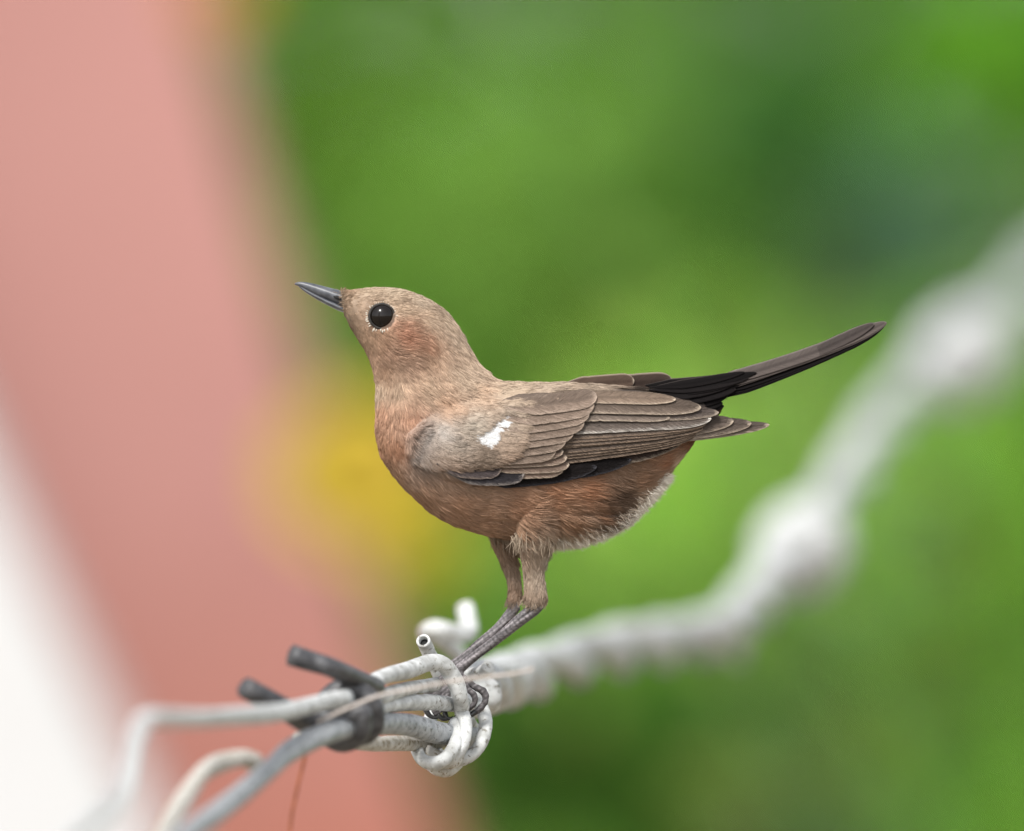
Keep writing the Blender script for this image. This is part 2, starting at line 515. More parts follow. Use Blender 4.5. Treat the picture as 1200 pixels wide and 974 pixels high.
def barb(path, i, mat, R, r, ends, label=None, span=2.2, turns=2.0, phase=0.0):
    """coil of wire gripping the path with two bevel-cut spikes leaving it"""
    h = helix_around(path, i - span / 2, i + span / 2, turns, R, phase)
    a = h[0] + (h[0] - h[1]) * .6; b = h[-1] + (h[-1] - h[-2]) * .6
    pts = np.vstack([[h[0] + np.array(ends[0]), h[0] * .45 + .55 * (h[0] + np.array(ends[0]))], h,
                     [h[-1] * .45 + .55 * (h[-1] + np.array(ends[1])), h[-1] + np.array(ends[1])]])
    q = catmull(pts, 3)
    rr = np.full(len(q), r); rr[0] *= .35; rr[1] *= .7; rr[-1] *= .35; rr[-2] *= .7
    return tube_obj('barb', q, rr, mat, 12, label)

# --- receding part on the right: two strands twisted together, running to a post beyond the frame
RP = [(552, 810, .03), (578, 803, .12), (620, 790, .30), (700, 765, .52), (780, 752, .64), (850, 738, .74), (895, 690, .84), (940, 640, .95),
      (992, 560, 1.10), (1050, 475, 1.30), (1125, 420, 1.52), (1200, 342, 1.80), (1330, 215, 2.4), (1480, 20, 3.2)]
rp = wpath(RP, 10)
for ph, mt in ((0, M_WIREW), (math.pi, M_BARB)):
    h = helix_around(rp, 0, len(rp) - 2, 10.5, 18 * S, ph, 18)
    tube_obj('strand', h, 17.5 * S, mt, 12)
for idx, R, r in ((15, 20, 10), (70, 44, 19), (101, 48, 20)):
    e = (R + 32) * S
    barb(rp, idx, M_WIREW, R * S, r * S, ((-e * .35, -.01, e * .75), (e * .5, .01, -e * .55)), span=3.2, turns=2.5, phase=.6)
barb(rp, 49, M_WIREW, 17 * S, 9 * S, ((-e * .35, 0, e * .3), (e * .3, .01, -e * .35)), span=2.4, turns=2.0, phase=1.8)
# blurred upright spike and loop just behind the knot
tube_obj('barb', wpath([(560, 806, .20), (540, 770, .19), (515, 748, .18), (500, 742, .17), (512, 736, .16), (548, 742, .17), (545, 712, .18)], 6), 10.5 * S, M_WIREW)

# --- knot under the bird
upper, up_path = strand([(420, 806, -.085), (450, 794, -.06), (480, 784, -.035), (508, 777, -.018), (523, 781, -.014), (532, 797, -.012), (539, 818, -.009), (546, 842, .004), (556, 860, .02)], 9.8, M_WIREW, n=9)
strand([(404, 818, -.10), (360, 828, -.13), (305, 837, -.19), (250, 842, -.25), (200, 840, -.31), (170, 845, -.35), (156, 862, -.37), (150, 895, -.39), (132, 937, -.43), (98, 974, -.48), (20, 1050, -.58)], 10.5, M_WIREW, n=8, r_end=10)
strand([(556, 866, .012), (536, 862, -.002), (505, 856, -.018), (465, 849, -.045), (420, 850, -.085), (380, 862, -.12), (340, 880, -.15), (312, 905, -.18), (262, 945, -.22), (210, 985, -.27), (110, 1060, -.36)], 13.5, M_WIREG, n=8, r_end=11.5)
strand([(512, 801, -.012), (492, 805, -.022), (460, 812, -.05), (430, 822, -.075), (405, 832, -.10)], 8.5, M_WIREW, name='wire_end', n=6)
strand([(300, 893, -.165), (282, 890, -.17), (258, 893, -.18), (236, 908, -.20), (215, 935, -.22), (193, 975, -.25), (150, 1050, -.31)], 10.5, M_WIREC, name='strand', n=8, label='cream stained bent strand')
strand([(350, 868, -.09), (400, 868, -.07), (440, 872, -.045), (480, 872, -.02), (515, 868, .004), (545, 846, .016)], 8.5, M_WIREC, label='yellowish stained strand', n=7)
strand([(380, 845, -.10), (430, 832, -.07), (470, 826, -.04), (510, 822, -.015), (540, 824, .012), (580, 806, .06)], 9, M_WIREW, n=7)

# coil loops gripping the knot (real loops, seen three-quarter on)
def loop(cx, cy, rx, ry, a0, a1, depth, mat, r_px, tilt=0, d0=0.0, n=26, label=None):
    th = np.radians(np.linspace(a0, a1, n))
    c, s = math.cos(math.radians(tilt)), math.sin(math.radians(tilt))
    pts = []
    for i, t in enumerate(th):
        x, y = rx * math.cos(t), ry * math.sin(t)
        pts.append(P(cx + x * c - y * s, cy + x * s + y * c, d0 - math.cos(t - math.radians(depth[1])) * depth[0]))
    return tube_obj('coil', np.array(pts), r_px * S, mat, 14, label)
loop(536, 852, 33, 40, -55, 240, (.010, 60), M_WIREW, 7.6, 12, .006)
loop(520, 858, 26, 36, -80, 150, (.010, 40), M_WIREW, 7.4, 10, -.004)
loop(512, 866, 22, 30, -60, 140, (.012, 60), M_WIREW, 7.8, 25, -.010)
strand([(490, 878, -.006), (508, 886, -.011), (525, 892, -.010), (536, 885, -.004), (545, 868, .004)], 9, M_WIREC, name='coil', n=6)
strand([(505, 893, .0), (515, 902, -.005), (524, 903, -.003), (534, 892, .004)], 9, M_WIREC, name='coil', n=6)
# hollow cut end and stub
def hollow_stub(pts, r_px, mat):
    path = wpath(pts, 5)
    outer = tube_data(path, r_px * S, 18, False)
    t = path[-1] - path[-2]; t /= np.linalg.norm(t)
    n1 = np.cross(t, [0, 0, 1.0]); n1 /= np.linalg.norm(n1); n2 = np.cross(n1, t)
    th = np.linspace(0, 2 * np.pi, 18, endpoint=False)
    V = []
    for a_, rr in ((0, 1.0), (.14, .90), (.12, .70), (-.1, .62), (-2.2, .60)):
        V.append(path[-1] + t * a_ * r_px * S + (np.cos(th)[:, None] * n1 + np.sin(th)[:, None] * n2) * rr * r_px * S)
    ring = (np.vstack(V), [(k * 18 + q, k * 18 + (q + 1) % 18, k * 18 + 18 + (q + 1) % 18, k * 18 + 18 + q) for k in range(4) for q in range(18)])
    v, f = merge([outer, ring])
    o = mesh_obj('wire_end', v, f, mat, wire)
    v, f = tube_data(np.array([path[-1] - t * r_px * 1.6 * S, path[-1] - t * r_px * .8 * S]), .59 * r_px * S, 16)
    mesh_obj('bore_shade_plug', v, f, M_HOLE, o)  # dark plug standing in for the shade inside the cut end
    return o
hollow_stub([(520, 802, .008), (512, 784, .006), (504, 768, .003), (499, 757, .0), (496, 751, -.003)], 8.5, M_WIREW)
strand([(536, 800, .012), (552, 791, .010), (564, 786, .006), (572, 782, .003)], 8, M_WIREW, name='wire_end', n=5)

# --- dark barb coil with two blunt prongs, left of the knot
dk = wpath([(470, 815, -.045), (430, 828, -.07), (405, 838, -.092), (380, 848, -.11), (340, 862, -.14)], 8)
ds = 'dark grey weathered barb coil with blunt cut prongs'
core = helix_around(dk, 9, 20, 2.1, 29 * S, math.radians(200), 18)
p0 = P(341, 768, -.11); p1 = P(392, 784, -.105)
path = catmull(np.vstack([[p0, (p0 + p1) / 2, p1], core[2:-2], [P(372, 850, -.10), P(335, 832, -.115), P(288, 806, -.13)]]), 4)
tube_obj('barb', path, 12.2 * S, M_WIRED, 16, ds)

# --- concrete posts outside the frame that carry the wire
def fence_post(c, label):
    w = .055; h = 2.1
    V = [(c[0] + sx * w * k, c[1] + sy * w * k, z) for z, k in ((-.02, 1), (h, .85), (h + .04, .5)) for sx, sy in ((-1, -1), (1, -1), (1, 1), (-1, 1))]
    F = [(3, 2, 1, 0), (8, 9, 10, 11)]
    for l in range(2):
        for j in range(4):
            F.append((l * 4 + j, l * 4 + (j + 1) % 4, l * 4 + 4 + (j + 1) % 4, l * 4 + 4 + j))
    o = mesh_obj('fence_post', V, F, M_POST, None, smooth=False, origin=(c[0], c[1], 0))
    bv = o.modifiers.new('bevel', 'BEVEL'); bv.width = .006; bv.segments = 2
    tag(o, label, 'fence post', 'concrete posts carrying the barbed wire')
fence_post(rp[-1] + np.array([.05, .03, 0]), 'square concrete fence post at the far end of the wire')

# thin things caught on the wire
v, f = tube_data(wpath([(372, 846, -.118), (410, 829, -.12), (445, 815, -.118), (490, 806, -.115), (540, 797, -.11), (600, 790, -.115), (625, 784, -.12)], 8), 1.9 * S, 8)
tag(mesh_obj('thread', v, f, M_THREAD, origin=P(410, 829, -.1)), 'pale loose thread lying across the wire strands in front of the knot', 'thread')
v, f = tube_data(wpath([(360, 868, -.115), (356, 892, -.115), (348, 925, -.118), (340, 970, -.12), (338, 1040, -.13)], 8), np.linspace(2.2, 1.8, 33) * S, 8)
tag(mesh_obj('rusty_tie_wire', v, f, M_RUST, origin=P(360, 868, -.115)), 'thin rusty brown tie wire hanging below the dark barb', 'wire')
fence_post(P(110, 1060, -.36) + np.array([-.30, -.55, 0]), 'square concrete fence post at the near end of the wire')
q = P(20, 1050, -.58); pe = P(110, 1060, -.36) + np.array([-.30, -.50, 0])
tube_obj('strand', catmull([q, (q + pe) / 2 + [0, 0, -.01], pe], 8), 12 * S, M_WIREW)
q = P(110, 1060, -.36)
tube_obj('strand', catmull([q, (q + pe) / 2 + [0, 0, -.02], pe], 8), 13.5 * S, M_WIREG)
q = P(150, 1050, -.31)
tube_obj('strand', catmull([q, (q + pe) / 2 + [0, 0, .0], pe], 8), 12.5 * S, M_WIREC)

# ------------------------------------------------------------------ the bird
foot = B(np.array([536., 800., 0.])); foot[1] = 0
bird = empty('bird', foot)
tag(bird, 'small brown bird with upright tail and white shoulder patch standing on the wire', 'bird')

ST = np.array([  # dorsal x,y, ventral x,y, half width
 (400, 341.5, 403, 366, 13.5), (410, 340, 410, 382, 21), (425, 338.5, 419, 397, 28), (445, 337.5, 428, 411, 36), (470, 340, 434, 424, 41),
 (494, 348, 438, 437, 43), (516, 361, 440.5, 450, 43), (533, 379, 441, 465, 44), (546, 401, 441.5, 482, 48), (560, 425, 442, 505, 56),
 (581, 444, 449, 534, 65), (606, 449, 473, 568, 73), (632, 450, 513, 603, 77), (657, 450, 562, 623, 78), (682, 451, 620, 634, 76),
 (707, 453, 672, 631, 70), (737, 455, 712, 618, 60), (767, 457, 742, 597, 49), (800, 460, 780, 557, 36), (825, 464, 811, 518, 23),
 (848, 466, 838, 488, 11)], float)
def loft(st, n=6, seg=48):
    q = catmull(st, n)
    th = np.linspace(0, 2 * np.pi, seg, endpoint=False)
    V = []
    for r in q:
        c = (r[:2] + r[2:4]) / 2; h = (r[:2] - r[2:4]) / 2
        ct, stn = np.cos(th), np.sin(th)
        w = r[4] * np.sign(stn) * np.abs(stn) ** .92
        V.append(np.stack([c[0] + h[0] * ct, c[1] + h[1] * ct, w], 1))
    V = np.vstack(V); m = len(q); F = []
    for i in range(m - 1):
        for j in range(seg):
            a = i * seg + j; b = i * seg + (j + 1) % seg
            F.append((a, b, b + seg, a + seg))
    F.append(tuple(range(seg))[::-1]); F.append(tuple((m - 1) * seg + j for j in range(seg)))
    return V, F

def ptube(rows, n=6, seg=16, knob=0.0):
    """rows of (px, py, depth px, radius px) in bird space"""
    q = catmull(rows, n)
    if knob: q[:, 3] *= 1 + knob * np.sin(np.arange(len(q)) * 1.9)
    return tube_data(q[:, :3], q[:, 3], seg)

legs = []
legs.append(ptube([(628, 585, 34, 34), (627, 615, 34, 26), (626, 643, 30, 16.5), (625, 665, 27, 11.5), (626, 684, 24, 11.6), (627, 699, 22, 13.5), (625, 710, 21, 10.5), (622, 716, 20, 6)]))
legs.append(ptube([(584, 590, -30, 30), (586, 618, -30, 16), (593, 648, -25, 10), (600, 671, -21, 7.8), (603, 690, -18, 7.6), (603, 704, -16, 8.5), (601, 713, -15, 6)]))
# tarsi
legs.append(ptube([(636, 709, 22, 4.0), (626, 714, 21, 7.6), (610, 726, 18, 7.4), (585, 747, 12, 6.0), (560, 766, 7, 5.8), (545, 778, 3, 6.2), (536, 786, 1, 7.0), (534, 792, 0, 5)]))
legs.append(ptube([(607, 710, -16, 5), (600, 717, -15, 6.6), (584, 736, -13, 6.0), (561, 755, -10, 5.6), (543, 771, -8, 5.4), (530, 780, -8, 6.0), (527, 787, -8, 5)]))
TOES = [  # near foot: three forward toes curling over and round the wire, one hind toe
 [(536, 788, 2, 5.4), (545, 797, 6, 4.6), (557, 805, 8, 4.2), (567, 811, 8, 4.8), (569, 821, 9, 3.9), (562, 831, 10, 4.2), (556, 835, 10, 3.6)],
 [(536, 789, 4, 5.2), (543, 800, 14, 4.2), (549, 808, 18, 3.6), (556, 815, 19, 4.0), (556, 824, 18, 3.3), (550, 830, 17, 3.4)],
 [(534, 790, 0, 5.0), (537, 806, 8, 4.2), (541, 818, 12, 3.4), (544, 827, 14, 3.4)],
 [(529, 786, -7, 4.8), (519, 794, -2, 4.4), (509, 805, 4, 4.6), (501, 814, 7, 4.8), (496, 823, 8, 4.2), (499, 832, 9, 4.2)],
 [(528, 787, -8, 4.8), (520, 800, -2, 4.4), (514, 812, 5, 4.6), (510, 822, 9, 4.8), (509, 831, 10, 4.2), (513, 838, 10, 4.0)],
 [(529, 788, -8, 4.8), (525, 802, 0, 4.4), (524, 815, 8, 4.6), (522, 826, 11, 4.6), (521, 835, 11, 4.2)],
]
for t in TOES:
    legs.append(ptube(t, 5, 12, .10))
VB, FB = merge([loft(ST)] + legs)
raw = bpy.data.meshes.new('raw'); raw.from_pydata(B(VB).tolist(), [], FB); raw.update()
ro = bpy.data.objects.new('raw', raw); COL.objects.link(ro)
bmn = bmesh.new(); bmn.from_mesh(raw); bmesh.ops.recalc_face_normals(bmn, faces=bmn.faces); bmn.to_mesh(raw); bmn.free()
rm = ro.modifiers.new('r', 'REMESH'); rm.mode = 'VOXEL'; rm.voxel_size = .00034
sm = ro.modifiers.new('s', 'SMOOTH'); sm.iterations = 3; sm.factor = .5
dg = bpy.context.evaluated_depsgraph_get()
bm_ = bpy.data.meshes.new_from_object(ro.evaluated_get(dg))
bpy.data.objects.remove(ro); bpy.data.meshes.remove(raw)
n = len(bm_.vertices); co = np.empty(n * 3); bm_.vertices.foreach_get('co', co); co = co.reshape(-1, 3)
nf = len(bm_.polygons); fq = np.empty(len(bm_.loops), int); bm_.loops.foreach_get('vertex_index', fq)
lt = np.empty(nf, int); bm_.polygons.foreach_get('loop_total', lt)
assert (lt == 4).all()
fq = fq.reshape(-1, 4)
pp = np.stack([co[:, 0] / S + 600, 487 - (co[:, 2] - ZC) / S, -co[:, 1] / S], 1)   # bird space

# folded wing: outline (px) raised proud of the body on both sides
WPOLY = np.array([(476, 508), (490, 495), (512, 486), (545, 476), (590, 462), (640, 456), (700, 459), (800, 468), (850, 486), (830, 506), (766, 525), (700, 545), (655, 552), (622, 558), (600, 562), (574, 567), (547, 566), (520, 559), (498, 549), (480, 537), (474, 522)], float)
def poly_sd(x, y, poly):
    """signed distance, positive inside"""
    x = np.asarray(x, float); y = np.asarray(y, float)
    d = np.full(x.shape, 1e9); ins = np.zeros(x.shape, bool)
    m = len(poly)
    for i in range(m):
        x0, y0 = poly[i]; x1, y1 = poly[(i + 1) % m]
        ex, ey = x1 - x0, y1 - y0
        t = np.clip(((x - x0) * ex + (y - y0) * ey) / (ex * ex + ey * ey), 0, 1)
        d = np.minimum(d, np.hypot(x - x0 - t * ex, y - y0 - t * ey))
        c = ((y0 > y) != (y1 > y)) & (x < (x1 - x0) * (y - y0) / (y1 - y0 + 1e-12) + x0)
        ins ^= c
    return np.where(ins, d, -d)
def sstep(x, a, b):
    t = np.clip((x - a) / (b - a), 0, 1); return t * t * (3 - 2 * t)
sdw = poly_sd(pp[:, 0], pp[:, 1], WPOLY)
lower = sstep(pp[:, 1], 480, 512)          # the step shows along the front and lower edge only
hgt = sstep(sdw, -1, 7) * (2 + 7 * lower) * sstep(np.abs(pp[:, 2]), 18, 34) * (pp[:, 1] < 640) * (1 - .85 * sstep(pp[:, 0], 590, 640))
# eye socket: slight dish, cheek bulge
de = np.hypot(pp[:, 0] - 447.5, pp[:, 1] - 370.6)
hgt -= 3.0 * np.exp(-(de / 15) ** 2) * (np.abs(pp[:, 2]) > 15)
dc = np.hypot((pp[:, 0] - 478), (pp[:, 1] - 402)) / 26
hgt += 3.0 * np.exp(-dc ** 2) * (np.abs(pp[:, 2]) > 20)
co[:, 1] -= np.sign(pp[:, 2]) * hgt * S
pp[:, 2] += np.sign(pp[:, 2]) * hgt

# colour, flow and length fields over the side view of the bird
CF = [ # px, py, sRGB
 (405, 345, 150, 118, 90), (412, 352, 165, 138, 112), (412, 372, 120, 96, 76), (415, 385, 140, 112, 88), (430, 340, 176, 150, 124), (455, 337, 184, 160, 134), (490, 345, 184, 160, 136),
 (520, 365, 182, 157, 132), (540, 395, 180, 154, 130), (560, 428, 184, 156, 132), (425, 360, 160, 130, 104), (470, 360, 182, 152, 124), (500, 375, 180, 152, 126),
 (430, 395, 158, 124, 96), (445, 395, 170, 128, 98), (470, 392, 188, 126, 94), (490, 398, 186, 132, 100), (455, 410, 174, 134, 108), (480, 425, 164, 128, 104), (500, 418, 172, 136, 108), (450, 432, 160, 122, 94),
 (440, 455, 184, 156, 130), (465, 450, 188, 156, 128), (500, 450, 184, 152, 124), (540, 440, 186, 158, 132), (445, 480, 192, 140, 108), (480, 485, 194, 140, 108), (520, 470, 188, 146, 114), (560, 460, 184, 150, 122),
 (600, 460, 184, 158, 132), (640, 455, 176, 152, 130), (690, 450, 160, 138, 118), (445, 515, 172, 122, 88), (465, 520, 170, 116, 82), (455, 550, 172, 130, 98), (490, 575, 170, 126, 94), (530, 590, 174, 128, 95),
 (495, 512, 164, 153, 146), (520, 505, 168, 157, 149), (490, 530, 142, 130, 123), (550, 495, 172, 156, 140), (535, 520, 150, 134, 120), (560, 535, 132, 112, 96), (590, 490, 160, 141, 124),
 (560, 610, 176, 132, 100), (600, 595, 174, 124, 90), (600, 625, 166, 124, 92), (640, 580, 176, 120, 82), (680, 575, 180, 120, 80), (700, 600, 150, 104, 72), (660, 610, 168, 122, 88), (715, 580, 92, 70, 56), (712, 605, 70, 58, 50), (700, 618, 90, 74, 60),
 (740, 565, 150, 108, 78), (750, 590, 176, 138, 106), (770, 550, 160, 100, 62), (800, 520, 140, 88, 56), (825, 505, 100, 68, 48),
 (660, 642, 206, 190, 168), (700, 640, 240, 228, 208), (735, 625, 244, 232, 212), (767, 600, 240, 228, 206), (788, 566, 226, 208, 180),
 (625, 640, 172, 148, 126), (626, 670, 176, 154, 134), (628, 700, 170, 144, 122), (590, 650, 140, 112, 90), (603, 695, 140, 110, 88),
 (780, 462, 40, 34, 32), (740, 455, 60, 50, 44), (820, 465, 28, 25, 25), (846, 475, 26, 24, 24)]  # rump entries near black, with the far wing's shade in the colour
CF = np.array(CF, float); CFx = CF[:, :2]; CFc = lin(CF[:, 2:])
lum_ = CFc @ np.array([.3, .6, .1]); CFc = lum_[:, None] + (CFc - lum_[:, None]) * .80
CFc = CFc * np.array([1.0, 1.02, 1.0])
ALB = .78
DF = np.array([ # px, py, dir x, dir y(down), length px
 (408, 345, .9, -.35, 6), (415, 365, .8, .35, 5), (412, 382, .4, .9, 6), (430, 340, 1, -.05, 8), (460, 338, 1, .1, 10), (495, 348, .9, .4, 11), (525, 370, .65, .75, 12), (545, 400, .5, .85, 14),
 (570, 432, .8, .6, 16), (610, 450, 1, .1, 18), (700, 452, 1, 0, 18), (425, 405, .5, .85, 8), (438, 440, .2, 1, 11), (440, 480, .05, 1, 14), (442, 520, .2, 1, 15), (458, 555, .6, .8, 17),
 (495, 598, .88, .45, 18), (545, 622, 1, .2, 18), (600, 636, 1, .12, 17), (450, 385, .75, .6, 7), (475, 400, .85, .5, 10), (495, 415, .8, .6, 12), (480, 375, .95, .3, 8), (500, 440, .6, .8, 14), (470, 470, .35, .95, 15),
 (520, 460, .7, .6, 16), (560, 465, .9, .4, 16), (500, 510, .85, .3, 13), (540, 500, .9, .2, 14), (490, 530, .7, .5, 12), (540, 545, .97, .1, 15), (470, 540, .5, .8, 15), (500, 570, .85, .5, 18), (560, 590, .97, .2, 20),
 (620, 590, 1, .12, 22), (680, 580, .97, .12, 24), (700, 610, .9, .35, 24), (660, 630, .9, .35, 22), (700, 640, .8, .6, 20), (740, 620, .8, .6, 20), (750, 580, .9, .1, 22), (770, 590, .85, .45, 20), (790, 545, .85, -.1, 18), (820, 510, .8, -.5, 12),
 (625, 645, .05, 1, 17), (627, 675, .05, 1, 13), (628, 700, .0, 1, 8), (588, 645, .2, 1, 14), (600, 680, .1, 1, 10), (603, 702, 0, 1, 6)], float)
def idw(x, y, cx, val, p=2.8, eps=7.0):
    out = np.zeros((len(x), val.shape[1])); 
    for s in range(0, len(x), 20000):
        e = s + 20000
        d2 = (x[s:e, None] - cx[None, :, 0]) ** 2 + (y[s:e, None] - cx[None, :, 1]) ** 2 + eps ** 2
        w = d2 ** (-p / 2)
        out[s:e] = (w @ val) / w.sum(1)[:, None]
    return out
def vnoise(x, y, z, f, seed):
    """cheap smooth value noise from summed sines"""
    r = np.random.default_rng(seed); o = 0
    for _ in range(7):
        k = r.normal(0, 1, 3); k *= f * r.uniform(.6, 1.5) / np.linalg.norm(k)
        o = o + np.sin(x * k[0] + y * k[1] + z * k[2] + r.uniform(0, 6.28))
    return o / 2.65

WHITE = np.array([(556, 515), (563, 508), (573, 502), (580, 494), (590, 487), (598, 488), (600, 494), (594, 501), (586, 505), (584, 515), (577, 522), (568, 520)], float)
def bird_col(x, y, z, strand_noise=None):
    wx = x + 3 * vnoise(x, y, z, .12, 5); wy = y + 3 * vnoise(x, y, z, .12, 6)
    c = idw(wx, wy, CFx, CFc)
    return c
legmask = (pp[:, 1] > 706) & (pp[:, 0] < 660)
c = bird_col(pp[:, 0], pp[:, 1], pp[:, 2])
c *= (1 + .10 * vnoise(pp[:, 0], pp[:, 1], pp[:, 2], .5, 9))[:, None]
legc = np.array([.17, .155, .16])[None] * np.exp(.55 * vnoise(pp[:, 0] * .5 + pp[:, 1] * .5, pp[:, 0] * 1.6 + pp[:, 1] * 2.2, pp[:, 2] * 2, .5, 3) + .30 * vnoise(pp[:, 0], pp[:, 1], pp[:, 2], 1.8, 4))[:, None]
tax = pp[:, 1] * .62 - pp[:, 0] * .78 + .8 * vnoise(pp[:, 0], pp[:, 1], pp[:, 2], .5, 8)
legc *= (1 - .5 * np.clip(np.sin(tax * 2 * np.pi / 6.5) * 2 - 1.1, 0, 1) * (pp[:, 1] < 786))[:, None]
legc *= (1 - .45 * sstep(pp[:, 1], 778, 800))[:, None]
lm = sstep(pp[:, 1], 704, 710) * (pp[:, 0] < 660)
c = c * (1 - lm[:, None]) + np.clip(legc, .02, .6) * lm[:, None]
dark = (np.hypot(pp[:, 0] - 447.5, pp[:, 1] - 370.6) < 16)
c[dark] *= .35
body = mesh_obj('body', co, fq.tolist(), M_SKIN, bird, cols=np.clip(c * ALB, 0, .9))

# scutes: bump for the bare legs through the skin material
nt = M_SKIN.node_tree; bs = nt.nodes['Principled BSDF']
tcn = nt.nodes.new('ShaderNodeTexCoord'); vo = nt.nodes.new('ShaderNodeTexVoronoi'); vo.inputs['Scale'].default_value = 620
nt.links.new(tcn.outputs['Object'], vo.inputs['Vector'])
bpn = nt.nodes.new('ShaderNodeBump'); bpn.inputs['Strength'].default_value = .7; bpn.inputs['Distance'].default_value = .0004
nt.links.new(vo.outputs['Distance'], bpn.inputs['Height']); nt.links.new(bpn.outputs['Normal'], bs.inputs['Normal'])

# ---- contour feathers as fine barbs
def tri_sample(co, fq, N, rng, weight):
    tri = np.vstack([fq[:, [0, 1, 2]], fq[:, [0, 2, 3]]])
    a, b, c_ = co[tri[:, 0]], co[tri[:, 1]], co[tri[:, 2]]
    cr = np.cross(b - a, c_ - a); ar = np.linalg.norm(cr, axis=1)
    w = ar * weight[tri].mean(1); w /= w.sum()
    k = rng.choice(len(tri), N, p=w)
    u, v = rng.random(N), rng.random(N); m = u + v > 1; u[m] = 1 - u[m]; v[m] = 1 - v[m]
    return a[k] + (b[k] - a[k]) * u[:, None] + (c_[k] - a[k]) * v[:, None], (cr / (ar[:, None] + 1e-20))[k]

FEATH = np.array([(585, 466), (640, 459), (700, 459), (800, 468), (850, 486), (830, 506), (766, 525), (700, 545), (655, 552), (600, 560), (560, 565), (530, 562), (540, 545), (575, 532), (600, 515), (612, 500), (610, 480)], float)
x, y, z = pp.T
wgt = np.ones(len(pp))
wgt[(y > 703 + 3 * np.sin(z)) & (x < 660)] = 0
wgt[np.hypot(x - 447.5, y - 370.6) < 15.5] = 0
wgt[(poly_sd(x, y, FEATH) > 4) & (np.abs(z) > 10)] = 0
wgt[(x > 700) & (y < 500) & (np.abs(z) > 12)] = 0
wgt[x > 838] = 0
wgt *= np.where(x < 560, 1.5, 1.0) * np.where((x < 520) & (y < 440), 1.5, 1.0)
NST = 235000
SAT = .80
rt, nn = tri_sample(co, fq, NST, RNG, wgt)
vol = np.einsum('ij,ij->i', nn, rt - co.mean(0))
rb = np.stack([rt[:, 0] / S + 600, 487 - (rt[:, 2] - ZC) / S, -rt[:, 1] / S], 1)
nb = np.stack([nn[:, 0], -nn[:, 2], -nn[:, 1]], 1)
x, y, z = rb.T
fl = idw(x, y, DF[:, :2], np.hstack([DF[:, 2:4] / np.hypot(DF[:, 2], DF[:, 3])[:, None], DF[:, 4:]]))
t = np.stack([fl[:, 0], fl[:, 1], np.zeros(NST)], 1)
L = fl[:, 2] * RNG.uniform(.65, 1.25, NST)
ear = np.clip(1.25 - np.hypot((x - 476) / 32, (y - 400) / 23) + .16 * vnoise(x, y, z, .22, 12), 0, 1)
ear = np.minimum(1, ear * 1.3) * (np.abs(z) > 22)
L = L * (1 + .75 * ear)
# clumps = feather tips
NCL = 7000
ci = RNG.choice(NST, NCL, replace=False)
kd = kdtree.KDTree(NCL)
for i, k in enumerate(ci): kd.insert(rb[k], i)
kd.balance()
cl = np.array([kd.find(p)[1] for p in rb])
t = t - nb * (t * nb).sum(1)[:, None]
t /= np.linalg.norm(t, axis=1)[:, None] + 1e-9
bi = np.cross(nb, t)
angc = RNG.normal(0, .10, NCL)[cl] + .22 * vnoise(x, y, z, .10, 31) + RNG.normal(0, .09, NST)
t = t * np.cos(angc)[:, None] + bi * np.sin(angc)[:, None]
liftc = RNG.uniform(.08, .17, NCL)[cl] + RNG.normal(0, .03, NST)
liftc += .25 * ((y > 600) & (x > 650)) + .05 * ear
ctr = rb[ci][cl]                       # clump root
tipc = ctr + t * L[:, None]
toward = ctr - rb
NP = 5
s = np.linspace(0, 1, NP)[None, :, None]
pts = rb[:, None] - nb[:, None] * .8 + t[:, None] * L[:, None, None] * s + nb[:, None] * (liftc * L)[:, None, None] * (np.sin(s * 2.2) * .9) \
      + toward[:, None] * .45 * s ** 1.5
# downward sag near the free ends on the belly fringe
cc = bird_col(x, y, z)
sdW = poly_sd(x + RNG.normal(0, 1.2, NST), y + RNG.normal(0, 1.2, NST), WHITE)
cc = np.where((sdW > 0)[:, None], np.array([.86, .86, .86])[None], cc)
# pale fringe along the chin/breast profile and eye ring
er = np.hypot(x - 447.5, y - 370.6)
cc = cc * np.exp(RNG.normal(0, .06, NCL)[cl] + RNG.normal(0, .08, NST) + .06 * vnoise(x, y, z, .25, 77))[:, None]
cc = cc * np.where(RNG.random(NST) < .14, 1.26, .97)[:, None]
cc = cc * (1 - .07 * (np.exp(-((np.hypot((x - 474) / 34, (y - 400) / 26) - 1.05) / .10) ** 2) * (y > 405) * (x < 505)))[:, None]  # faint shade under the ear coverts painted as a darker band
cc = np.clip(cc * ALB, .004, .92)
# dark dapple on rear flank
rad0 = np.where(y < 430, .28, .36) * np.where(L > 16, 1.1, 1.0)
prof = np.array([.9, 1.0, .85, .6, .18])
def hair(name, pts, rad, col, mat, parent):
    N, K = pts.shape[:2]
    hc = bpy.data.hair_curves.new(name)
    hc.add_curves([K] * N)
    w = B(pts).reshape(-1, 3) - np.array(wpos(parent))
    hc.position_data.foreach_set('vector', w.ravel())
    ra = hc.attributes.get('radius') or hc.attributes.new('radius', 'FLOAT', 'POINT')
    ra.data.foreach_set('value', (rad * S).ravel())
    ca = hc.attributes.new('col', 'FLOAT_COLOR', 'CURVE')
    c4 = np.ones((N, 4)); c4[:, :3] = col
    ca.data.foreach_set('color', c4.ravel())
    hc.materials.append(mat)
    o = bpy.data.objects.new(name, hc); COL.objects.link(o); o.parent = parent
    o['kind'] = 'stuff'
    return o
hair('plumage', pts, rad0[:, None] * prof[None], cc, M_FUR, bird)

